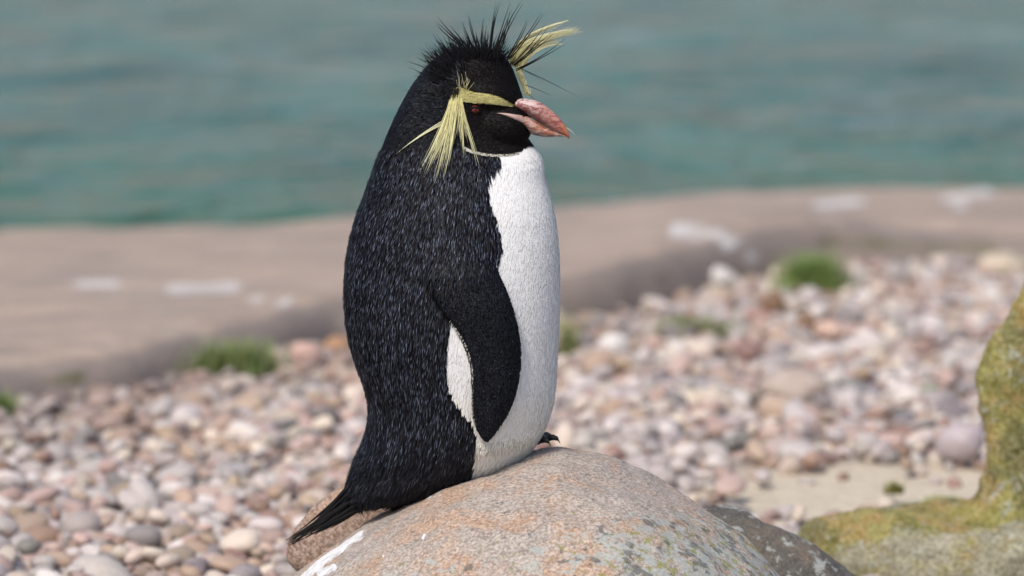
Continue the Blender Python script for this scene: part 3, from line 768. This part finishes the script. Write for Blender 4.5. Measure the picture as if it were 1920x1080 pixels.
# --- strand maker (three-sided tapered quills)
class Strands:
    def __init__(self): self.V, self.F, self.C = [], [], []
    def add(self, pts, w, c0, c1=None, taper=0.9, flat=1.0):
        pts = np.array(pts, float); c0 = np.array(c0); c1 = c0 if c1 is None else np.array(c1); m = len(pts)
        o = len(self.V)
        for i, p in enumerate(pts):
            t = i/(m-1); tan = pts[min(i+1, m-1)]-pts[max(i-1, 0)]; tan /= np.linalg.norm(tan)+1e-9
            a = np.cross(tan, [0, 1, 0.2]); a /= np.linalg.norm(a)+1e-9; b = np.cross(tan, a)
            ww = w*(1-taper*t**1.4)*(0.75+0.25*min(1, t*5))
            for k in range(4):
                an = k*math.pi/2
                self.V.append(p+a*ww*math.cos(an)+b*ww*math.sin(an)*flat); self.C.append(c0+(c1-c0)*t)
        for i in range(m-1):
            for k in range(4):
                k2 = (k+1) % 4; self.F.append([o+i*4+k, o+i*4+k2, o+(i+1)*4+k2, o+(i+1)*4+k])
        self.F.append([o+k for k in range(4)][::-1]); self.F.append([o+(m-1)*4+k for k in range(4)])
    def build(self, name, mat, **kw):
        return mesh_obj(name, np.array(self.V), self.F, mat, loc=ROOT, parent=peng, attrs={'Col': np.array(self.C)}, **kw)
def z1(x, y): return 720+x/3, y/3                       # crop coordinates noted from the close-up
def surf_depth(px, py, default=0.0):
    h, nn = hit(bvh, px, py)
    return default if h is None else (DP-h.y)/S
def lifted(px, py, d):
    """point seen at pixel (px,py), d pixels nearer than the middle plane"""
    return np.array(at_y(px, py, DP-d*S))
def quad_path(a, b, bend, n=9):
    """a, b: 3d; bend: offset of the middle point"""
    t = np.linspace(0, 1, n)[:, None]; a, b = np.array(a), np.array(b); m = 0.5*(a+b)+bend
    return (1-t)**2*a+2*t*(1-t)*m+t*t*b
BK = (0.004, 0.004, 0.005)
blk = Strands()
spikes = [((450, 245), (300, 90)), ((430, 255), (295, 135)), ((470, 262), (370, 140)), ((500, 265), (440, 120)), ((525, 275), (475, 80)), ((480, 265), (450, 190)), ((548, 285), (562, 95)), ((565, 290), (577, 140)),
          ((590, 300), (628, 15)), ((602, 300), (657, 8)), ((620, 310), (711, 12)), ((640, 305), (708, 55)), ((630, 310), (778, 0)), ((655, 305), (660, 250)), ((690, 325), (806, 105)), ((705, 325), (888, 65)),
          ((722, 360), (910, 130)), ((730, 365), (960, 165)), ((742, 390), (1022, 212)), ((400, 300), (330, 272)), ((385, 330), (285, 283)), ((365, 370), (265, 320)), ((350, 400), (215, 365)), ((335, 420), (232, 352)),
          ((335, 445), (180, 400)), ((350, 545), (147, 487)), ((345, 605), (150, 603)), ((345, 490), (215, 500)), ((415, 290), (350, 250)), ((430, 280), (385, 245)), ((575, 290), (588, 170)), ((612, 305), (672, 130)), ((535, 280), (520, 190))]
ZS = 3.0
for (r0, t0) in spikes:
    rp, tp = z1(*r0), z1(*t0)
    L = math.hypot(rp[0]-tp[0], rp[1]-tp[1])
    d0 = surf_depth(rp[0], rp[1], 15)-2
    far = d0*0.35 if r0[0] > 520 else d0+8
    for rep in range(2 if L > 25 else 1):
        j = rng.normal(0, 2.2, 2)*(rep > 0)
        a = lifted(rp[0]+j[0], rp[1]+abs(j[1]), d0); b = lifted(tp[0]+j[0]*1.5, tp[1]+abs(j[1])*4, far+rng.normal(0, 5))
        bend = np.array([-0.06*(b[2]-a[2]), 0, 0.06*(b[0]-a[0])])*rng.uniform(0.2, 1.6)*(1 if r0[0] < 640 else -1)
        thin = 0.55 if r0[1] > 480 else 1.0
        blk.add(quad_path(a, b, bend), (1.45 if L > 40 else 1.3)*S*thin, BK, (0.012, 0.012, 0.014))
for _ in range(900):   # short ruffled feathers over crown and nape
    u = rng.random()
    cxp, cyp = (360+rng.normal(0, 45), 370+rng.normal(0, 55)) if u < 0.45 else (rng.uniform(400, 720), 290+rng.normal(0, 25)+0.35*abs(rng.normal(0, 60)))
    rp = z1(cxp, cyp); h, nn = hit(bvh, *rp)
    if h is None: continue
    ang = np.interp(cxp, [250, 400, 560, 720], [2.75, 2.25, 1.6, 0.9])+rng.normal(0, 0.28)
    L = rng.uniform(9, 28)*(1.7 if u < 0.45 and rng.random() < 0.4 else 1)
    d = np.array([math.cos(ang), 0, math.sin(ang)])*L*S+np.array(nn)*rng.uniform(2, 14)*S
    a = np.array(h)-np.array(nn)*0.001
    blk.add(quad_path(a, a+d, np.array(nn)*0.001, 5), rng.uniform(0.6, 1.2)*S, BK, (0.014, 0.013, 0.016))
for r0, t0, wdt in [((770, 385), (1102, 551), 0.75), ((795, 478), (942, 541), 0.7), ((800, 520), (862, 578), 0.7), ((790, 400), (900, 460), 0.5)]:
    a = lifted(*z1(*r0), 5); b = lifted(*z1(*t0), 0)
    blk.add(quad_path(a, b, np.array([0, 0, 0.0015])), wdt*S, BK)
# small eyelash-like plumes drooping from the crown side
blk.build('black_crest', M_CREST)

YE, YP = (0.60, 0.55, 0.25), (0.74, 0.72, 0.46)
near_pl = Strands()
targets = [(200, 970), (222, 1008), (280, 1040), (335, 1012), (350, 955), (245, 958), (300, 1000), (265, 930), (320, 960), (372, 900), (250, 900), (380, 850), (450, 885), (540, 945), (430, 800), (500, 860), (470, 800), (290, 900), (345, 900), (230, 960)]
for i in range(115):
    tx, ty = targets[i % len(targets)]
    f = rng.uniform(0.72, 1.0) if i >= len(targets) else 1
    rx, ry = rng.uniform(372, 428), rng.uniform(520, 590)
    if tx > 410: rx = rng.uniform(405, 435)
    ex_, ey = rx+(tx-rx)*f+rng.normal(0, 7)*(i >= 20), ry+(ty-ry)*f+rng.normal(0, 8)*(i >= 20)
    rp, tp = z1(rx, ry), z1(ex_, ey)
    ra, ta = surf_depth(*rp, 80)+2, surf_depth(*tp, 100)+rng.uniform(3, 9)
    mx, my = (rp[0]+tp[0])/2, (rp[1]+tp[1])/2
    bow = 5 if tx < 400 else 2.5
    n_ = 9; path = []
    for t in np.linspace(0, 1, n_):
        qx = (1-t)**2*rp[0]+2*t*(1-t)*(mx+bow)+t*t*tp[0]; qy = (1-t)**2*rp[1]+2*t*(1-t)*my+t*t*tp[1]
        sdp = surf_depth(qx, qy, ra)
        path.append(lifted(qx, qy, max(sdp+2.0+3*math.sin(math.pi*t), (1-t)*ra+t*ta)))
    near_pl.add(path, rng.uniform(0.6, 1.05)*S, np.array(YE)*rng.uniform(0.85, 1.1), np.array(YP)*rng.uniform(0.9, 1.1), 0.8)
for k in range(3):
    rp, tp = z1(330+k*8, 680+k*6), z1(68+k*14, 866-k*12)
    near_pl.add([lifted(rp[0]+(tp[0]-rp[0])*t, rp[1]+(tp[1]-rp[1])*t-3*math.sin(3.14*t), surf_depth(rp[0]+(tp[0]-rp[0])*t, rp[1]+(tp[1]-rp[1])*t, 90)+4) for t in np.linspace(0, 1, 9)], 0.9*S, YP, YP, 0.8)
# brow stripe: rows of short blades from the bill back to the plume root
brow = [(735, 596, 3), (700, 583, 14), (650, 567, 22), (600, 558, 27), (550, 553, 28), (500, 545, 29), (460, 532, 32), (430, 525, 36), (405, 535, 34)]
bxs = np.array(brow, float)[::-1]
for _ in range(1900):
    bx_ = rng.uniform(395, 733); by_ = np.interp(bx_, bxs[:, 0], bxs[:, 1]); hw_ = np.interp(bx_, bxs[:, 0], bxs[:, 2])
    cy_ = by_+rng.uniform(-1, 1)*hw_
    rp = z1(bx_, cy_); ll = rng.uniform(8, 15); slope = -0.16 if bx_ > 560 else 0.02
    tp = (rp[0]-ll, rp[1]+slope*ll-rng.uniform(-1.5, 1.0))
    if bx_ < 450: tp = (rp[0]-ll*0.7, rp[1]+rng.uniform(-3, 12))
    near_pl.add([lifted(rp[0]+(tp[0]-rp[0])*t, rp[1]+(tp[1]-rp[1])*t, surf_depth(rp[0]+(tp[0]-rp[0])*t, rp[1]+(tp[1]-rp[1])*t, 70)+1.2+2.0*t) for t in (0, 0.5, 1)], rng.uniform(0.6, 1.0)*S, np.array((0.40, 0.34, 0.10))*(br_ := (0.25 if rng.random() < 0.16 else rng.uniform(0.7, 1.2))), np.array(YE)*br_, 0.8)
for _ in range(22):     # loose upright tuft at the stripe's end
    rp = z1(rng.uniform(410, 480), rng.uniform(470, 520)); a = rng.uniform(0.6, 2.4); ll = rng.uniform(8, 28)
    tp = (rp[0]+math.cos(a)*ll*0.6, rp[1]-math.sin(a)*ll); d0 = surf_depth(*rp, 70)
    near_pl.add([lifted(rp[0]+(tp[0]-rp[0])*t, rp[1]+(tp[1]-rp[1])*t, d0+2+8*t) for t in (0, 0.35, 0.7, 1)], 0.5*S, np.array(YE)*0.8, YP, 0.8)
near_pl.build('yellow_plume', M_CREST)
ov = Strands()          # dark feathers falling over the plume's root
for _ in range(110):
    rp = z1(rng.uniform(335, 425), rng.uniform(455, 520)); ll = rng.uniform(10, 24); an = rng.uniform(1.5, 2.9)
    d0 = surf_depth(*rp, 80)+2
    ov.add([lifted(rp[0]+math.cos(an)*ll*t, rp[1]+math.sin(an)*ll*t, d0+5*math.sin(2.2*t)) for t in (0, 0.4, 0.75, 1)], rng.uniform(0.5, 0.8)*S, BK, (0.02, 0.018, 0.02), 0.85)
ov.build('black_crest', M_CREST)

far_pl = Strands()
for i in range(230):
    v = rng.random()
    rx, ry = 700+65*v+rng.normal(0, 6), 320+90*v+rng.normal(0, 8)
    if v < 0.15: tx, ty = 1035+rng.normal(0, 3), 115+rng.normal(0, 2)
    elif v < 0.8: tx, ty = 1070+rng.normal(0, 18), 172+rng.normal(0, 9)
    else: tx, ty = 1000+rng.normal(0, 18), 240+rng.normal(0, 8)
    if rng.random() < 0.55:
        f = rng.uniform(0.45, 0.95); tx, ty = 880+(tx-880)*f, 225+(ty-225)*f-4*rng.random()
    rp, tp = z1(rx, ry), z1(tx, ty)
    d0 = -38+rng.normal(0, 5)
    mx, my = z1(755+70*v+rng.normal(0, 8), 185+70*v+rng.normal(0, 8))
    t = np.linspace(0, 1, 10)
    path = [lifted((1-a)**2*rp[0]+2*a*(1-a)*mx+a*a*tp[0], (1-a)**2*rp[1]+2*a*(1-a)*my+a*a*tp[1], d0-6*a) for a in t]
    far_pl.add(path, rng.uniform(0.65, 1.1)*S, np.array(YE)*rng.uniform(0.8, 1.05), np.array(YP)*rng.uniform(0.9, 1.1), 0.85)
for _ in range(260):    # far brow showing beside the forehead
    t = rng.random(); rp = z1(755+50*t+rng.normal(0, 6), 410+130*t); tp = (rp[0]-rng.uniform(0, 4), rp[1]-rng.uniform(8, 16))
    far_pl.add([lifted(*rp, -14-10*(1-t)), lifted((rp[0]+tp[0])/2+1, (rp[1]+tp[1])/2, -16-10*(1-t)), lifted(*tp, -18-10*(1-t))], 0.9*S, np.array(YE)*rng.uniform(0.85, 1.1), YP, 0.7)
for _ in range(500):    # the far stripe along the other side of the head
    t = rng.random(); a = np.array(lifted(905+60*t, 185-12*t, 60)); a = mirror(a[None])[0]
    h = bvh.find_nearest(Vector(a)); p = np.array(h[0]); nn = np.array(h[1]); dr = np.array([-1, 0.2, 0.1])*0.006
    p = p+np.array([0, 0, rng.normal(0, 0.0022)])
    far_pl.add([p, p+dr*0.5+nn*0.001, p+dr+nn*0.0016], 0.8*S, YE, YP, 0.7)
far_pl.build('yellow_plume', M_CREST)

# --- pale chin edge
chn = Strands()
for _ in range(420):
    xx = rng.uniform(872, 975); yy_ = np.interp(xx, [872, 885, 905, 930, 955, 975], [276, 283, 288, 291, 290.5, 286])+rng.uniform(-1.5, 2.5)
    d0 = surf_depth(xx, yy_, 90)
    ll = rng.uniform(3, 7)
    chn.add([lifted(xx, yy_, d0+1), lifted(xx-ll*0.5, yy_+1, d0+2), lifted(xx-ll, yy_+1.2, d0+1.6)], 0.7*S, (0.62, 0.58, 0.47), (0.7, 0.67, 0.58), 0.7)
chn.build('chin_band', M_CREST)

# --- flipper trailing edge fringe
fr_ = Strands()
for _ in range(170):
    yv = rng.uniform(600, 800); xe = np.interp(yv, fy_, fl)+0.5
    d0 = surf_depth(xe+2, yv, 150); ll = rng.uniform(2, 5)
    fr_.add([lifted(xe+1, yv, d0), lifted(xe-ll*0.4, yv+ll*0.6, d0-1), lifted(xe-ll*0.6, yv+ll*1.3, d0-1)], 0.36*S, (0.60, 0.57, 0.46), (0.78, 0.76, 0.66), 0.7)
fr_.build('flipper_fringe', M_CREST)

# --- bill
def bill_part(name, st, vein_c, cols, parent=peng):
    st = np.array(st, float); n_ = 40
    d = np.linspace(0, len(st)-1, n_); q = np.stack([np.interp(d, np.arange(len(st)), st[:, i]) for i in range(4)], 1)
    ker5 = np.array([1, 2, 3, 2, 1])/9.0
    q[2:-2] = np.stack([np.convolve(q[:, i], ker5, 'valid') for i in range(4)], 1)
    V, C, Vn = [], [], []
    m = 28
    for (x, t, b, hw_) in q:
        dc = (x-905)*math.tan(YAW+0.04)
        if name == 'lower_bill' and x < 985: hw_ = max(hw_, surf_depth(x, (t+b)/2, 40)+2.5-dc)
        if name == 'upper_bill' and x < 985: hw_ = min(hw_, 26)
        for j in range(m):
            a = 2*math.pi*j/m
            zz_ = math.sin(a); yy2 = math.cos(a)
            prof_w = np.sign(yy2)*abs(yy2)**0.75
            V.append(bp3(x, (t+b)/2-(b-t)/2*zz_+ (dc+prof_w*hw_)*-0.155, dc+prof_w*hw_))
            f = (x-st[0, 0])/(st[-1, 0]-st[0, 0]); v = (zz_+1)/2
            C.append(cols(f, v)); Vn.append(vein_c)
    F = grid_faces(n_, m, True).tolist(); F.append(list(range(m))); F.append(list(range((n_-1)*m, n_*m))[::-1])
    V = np.array([list(v) for v in V]); F = outward(V, F)
    return mesh_obj(name, V, F, M_BILL, loc=parent.location if parent is peng else ROOT, parent=peng, attrs={'Col': np.array(C), 'Vein': np.array(Vn)})
def up_col(f, v):
    a, b, c = np.array((0.55, 0.42, 0.39)), np.array((0.40, 0.19, 0.155)), np.array((0.36, 0.11, 0.035))
    r = a+(b-a)*smoothstep(0.25, 0.6, f); r = r+(c-r)*smoothstep(0.72, 0.92, f)
    r = r+(np.array((0.20, 0.13, 0.12))-r)*(1-smoothstep(0.12, 0.36, v))*(1-smoothstep(0.45, 0.75, f))
    return r
def lo_col(f, v):
    a, b = np.array((0.46, 0.32, 0.28)), np.array((0.31, 0.10, 0.045))
    r = a+(b-a)*smoothstep(0.22, 0.5, f)
    return r+(np.array((0.10, 0.08, 0.08))-r)*(1-smoothstep(0.10, 0.32, v))*0.9
bill_part('upper_bill', [(962, 190, 212, 26), (975, 186.5, 213, 26), (988, 187.5, 218, 25), (1003, 190, 227, 22), (1014, 195, 233, 19), (1024, 202, 239, 16), (1034, 210, 244.5, 13), (1044, 219.5, 250, 10.5), (1053, 230, 255, 8), (1060, 240, 259.5, 6), (1065, 250, 263, 4), (1067.5, 259, 265, 1.8)],
          (0.21, 0.040, 0.036), up_col)
bill_part('lower_bill', [(931, 216.5, 218, 47), (938, 214.5, 221, 47), (950, 213, 227, 43), (968, 214, 237, 36), (985, 217.5, 247, 29), (1001, 227, 255.5, 22.5), (1018, 238, 260, 16), (1034, 247, 260, 11), (1046, 252.5, 259.5, 7), (1057, 257.5, 259.5, 3)],
          (0.50, 0.34, 0.29), lo_col)
gl = Strands()
gl.add([bp3(x_, y_-0.155*((x_-905)*math.tan(YAW+0.04)+h_), (x_-905)*math.tan(YAW+0.04)+h_) for x_, y_, h_ in ((988, 217, 27), (997, 223, 24.5), (1007, 231, 20.5), (1020, 239.5, 16), (1034, 247, 12), (1046, 252.5, 9), (1056, 257, 6))],
       1.5*S, (0.05, 0.035, 0.035), None, 0.5)
gl.build('gape_line', M_CREST)
st1 = Strands(); st1.add([lifted(*z1(1010, 708), 42), lifted(*z1(1050, 735), 44), lifted(*z1(1085, 768), 45)], 0.7*S, (0.7, 0.66, 0.5), None, 0.7)
st1.build('loose_feather', M_CREST)

# --- eyes
def sphere_part(name, c, r, mat, parent, sc=(1, 1, 1)):
    return mesh_obj(name, I2*np.array(sc)*r+np.array(c), I2F, mat, loc=ROOT, parent=parent)
def mat_eye():
    k = NT('eye'); 
    c = k.attr('Col', 'Color'); return k.done(c, 0.12, 0.6)
M_EYE = mat_eye()
eh, en = hit(bvh, *z1(513, 617))
eh, en = np.array(eh), np.array(en)
def make_eye(c, nrm):
    V = I2*0.0052
    look = nrm/np.linalg.norm(nrm)
    cosang = (I2@look)
    colE = np.where((cosang > 0.93)[:, None], np.array((0.004, 0.003, 0.003)), np.where((cosang > 0.45)[:, None], np.array((0.20, 0.016, 0.010)), np.array((0.02, 0.01, 0.01))))
    V = V+c-look*0.0022
    o = mesh_obj('eye', V, I2F, M_EYE, loc=ROOT, parent=peng, attrs={'Col': colE})
    return o
make_eye(eh, en*np.array([1, 1, 1]))
ehm = mirror(eh[None])[0]; hm = bvh.find_nearest(Vector(ehm)); make_eye(np.array(hm[0]), np.array(hm[1]))
# eyelids: two thin crescents of dark skin round the near and far eye
def lids(c, nrm):
    nrm = nrm/np.linalg.norm(nrm); up_ = np.array([0, 0, 1.0]); up_ -= nrm*up_@nrm; up_ /= np.linalg.norm(up_); sd_ = np.cross(up_, nrm)
    s = Strands()
    for sg, hh in ((1, 0.0024), (-1, 0.0027)):
        pts_ = [c+sd_*0.0058*math.cos(a)+up_*sg*hh*math.sin(a)+nrm*(0.0004+0.0022*math.sin(a)) for a in np.linspace(0, math.pi, 11)]
        s.add(pts_, 0.0013 if sg > 0 else 0.0008, (0.012, 0.009, 0.009), None, 0.15)
    s.build('eyelid', M_SKIN)
lids(eh, en); lids(np.array(hm[0]), np.array(hm[1]))

# --- tail and rump fringe
tl = Strands()
tips = [(540, 1021), (545, 1010), (541, 1015), (552, 1006), (565, 1004), (580, 998), (600, 990), (620, 985), (560, 1012), (548, 1018), (575, 1006), (610, 975), (590, 1000), (630, 968)]
for i in range(46):
    tx, ty = tips[i % len(tips)]; rx = rng.uniform(655, 712); ry = np.interp(rx, [655, 712], [915, 938])+rng.uniform(-22, 6)
    d0 = rng.normal(18, 20)
    a = lifted(rx, ry, d0); b = lifted(tx+rng.normal(0, 3)*(i > 13), ty+rng.normal(0, 2.5)*(i > 13), d0*0.5)
    tl.add(quad_path(a, b, np.array([0.0, 0, -0.003]), 9), rng.uniform(2.4, 4.4)*S, BK, (0.013, 0.012, 0.013), 0.85, 0.3)
tl.build('tail', M_CREST)
rump = Strands()
for i in range(900):
    t = rng.random()
    rx, ry = (rng.uniform(655, 700), rng.uniform(840, 925)) if t < 0.35 else (rng.uniform(660, 892), 0)
    if ry == 0: ry = np.interp(rx, [650, 700, 760, 830, 892], [925, 918, 900, 875, 850])+rng.uniform(-25, 4)
    d0 = surf_depth(rx, ry, None)
    if d0 is None or d0 < -60: continue
    L = rng.uniform(14, 30); ang = np.interp(rx, [655, 760, 890], [2.25, 1.95, 1.7])+rng.normal(0, 0.12)
    ex_, ey = rx+math.cos(ang)*L, ry+math.sin(ang)*L
    a = lifted(rx, ry, d0); b = lifted(ex_, ey, d0+2)
    loc_, nn_, _, dist_ = bvh_boulder.find_nearest(Vector(b))
    g = rng.random()*(0.13 if rng.random() < 0.35 else 0.03)
    rump.add(quad_path(a, b, np.array([0, -0.001, 0.0005]), 5), rng.uniform(0.8, 1.5)*S, BK, (0.012+g*0.8, 0.012+g*0.85, 0.014+g*1.1), 0.85, 0.5)
rump.build('rump_feathers', M_CREST)
bel = Strands()
for i in range(420):
    rx = rng.uniform(893, 1005); ry = np.interp(rx, [893, 950, 1005], [842, 836, 815])+rng.uniform(-12, 6)
    d0 = surf_depth(rx, ry, 90); L = rng.uniform(10, 24); ang = np.interp(rx, [893, 1005], [1.75, 2.0])+rng.normal(0, 0.15)
    bel.add(quad_path(lifted(rx, ry, d0), lifted(rx+math.cos(ang)*L, ry+math.sin(ang)*L, d0+1), np.array([0, -0.001, 0]), 4), rng.uniform(0.7, 1.2)*S, (0.76, 0.73, 0.66), (0.80, 0.77, 0.70), 0.8)
bel.build('belly_fringe', M_CREST)

# --- feet
M_FOOT = mat_plain('foot_skin', (0.03, 0.022, 0.02), 0.5); M_CLAW = mat_plain('claw_horn', (0.014, 0.011, 0.010), 0.3)
def foot(cx, cy, dd, yaw):
    base = np.array(bp3(cx, cy, dd)); fwd = np.array([math.cos(yaw), -math.sin(yaw), 0]); latv = np.array([math.sin(yaw), math.cos(yaw), 0])
    V = []; F = []
    def tube(pts, rad, m=10):
        o = len(V)
        for i, (p, r) in enumerate(zip(pts, rad)):
            for j in range(m):
                a = 2*math.pi*j/m; V.append(p+latv*r*math.cos(a)+np.array([0, 0, 1])*r*0.8*math.sin(a))
        for i in range(len(pts)-1):
            for j in range(m): F.append([o+i*m+j, o+i*m+(j+1) % m, o+(i+1)*m+(j+1) % m, o+(i+1)*m+j])
        F.append([o+j for j in range(m)][::-1]); F.append([o+(len(pts)-1)*m+j for j in range(m)])
    claws = []
    for sp_ in (-0.35, 0, 0.35):
        d = fwd*math.cos(sp_)+latv*math.sin(sp_)
        L = 0.048 if sp_ == 0 else 0.043
        pts_ = [base+d*L*t+np.array([0, 0, 0.004+0.005*math.sin(t*5)]) for t in np.linspace(0, 1, 8)]
        tube(pts_, [0.0075, 0.007, 0.0062, 0.0066, 0.0058, 0.006, 0.0056, 0.004])
        e = pts_[-1]; claws.append([e-d*0.002, e+d*0.005+np.array([0, 0, 0.0022]), e+d*0.010+np.array([0, 0, 0.0005]), e+d*0.0125+np.array([0, 0, -0.0045])])
    # web
    o = len(V)
    for zz_ in (0.006, 0.002):
        for sp_ in np.linspace(-0.35, 0.35, 9):
            d = fwd*math.cos(sp_)+latv*math.sin(sp_)
            for t in (0.15, 0.5, 0.8): V.append(base+d*0.045*t+np.array([0, 0, zz_]))
    for zz_ in range(2):
        for i in range(8):
            for j in range(2):
                b_ = o+zz_*27+i*3+j; f = [b_, b_+1, b_+4, b_+3]; F.append(f if zz_ else f[::-1])
    fo = mesh_obj('foot', np.array(V), F, M_FOOT, loc=ROOT, parent=peng)
    for c in claws:
        VV, FF_ = [], []
        for i, p in enumerate(c):
            r = [0.0032, 0.0030, 0.0022, 0.0005][i]
            for j in range(8): VV.append(p+latv*r*0.8*math.cos(j*math.pi/4)+np.array([0, 0, 1])*r*math.sin(j*math.pi/4))
        for i in range(3):
            for j in range(8): FF_.append([i*8+j, i*8+(j+1) % 8, (i+1)*8+(j+1) % 8, (i+1)*8+j])
        FF_.append(list(range(8))[::-1]); FF_.append(list(range(24, 32)))
        me = mesh_obj('claw', np.array(VV), FF_, M_CLAW, loc=ROOT, parent=peng); me.parent = fo; me.location = (0, 0, 0)
foot(940, 824, -20, 0.08)
foot(835, 886, 40, 0.30)
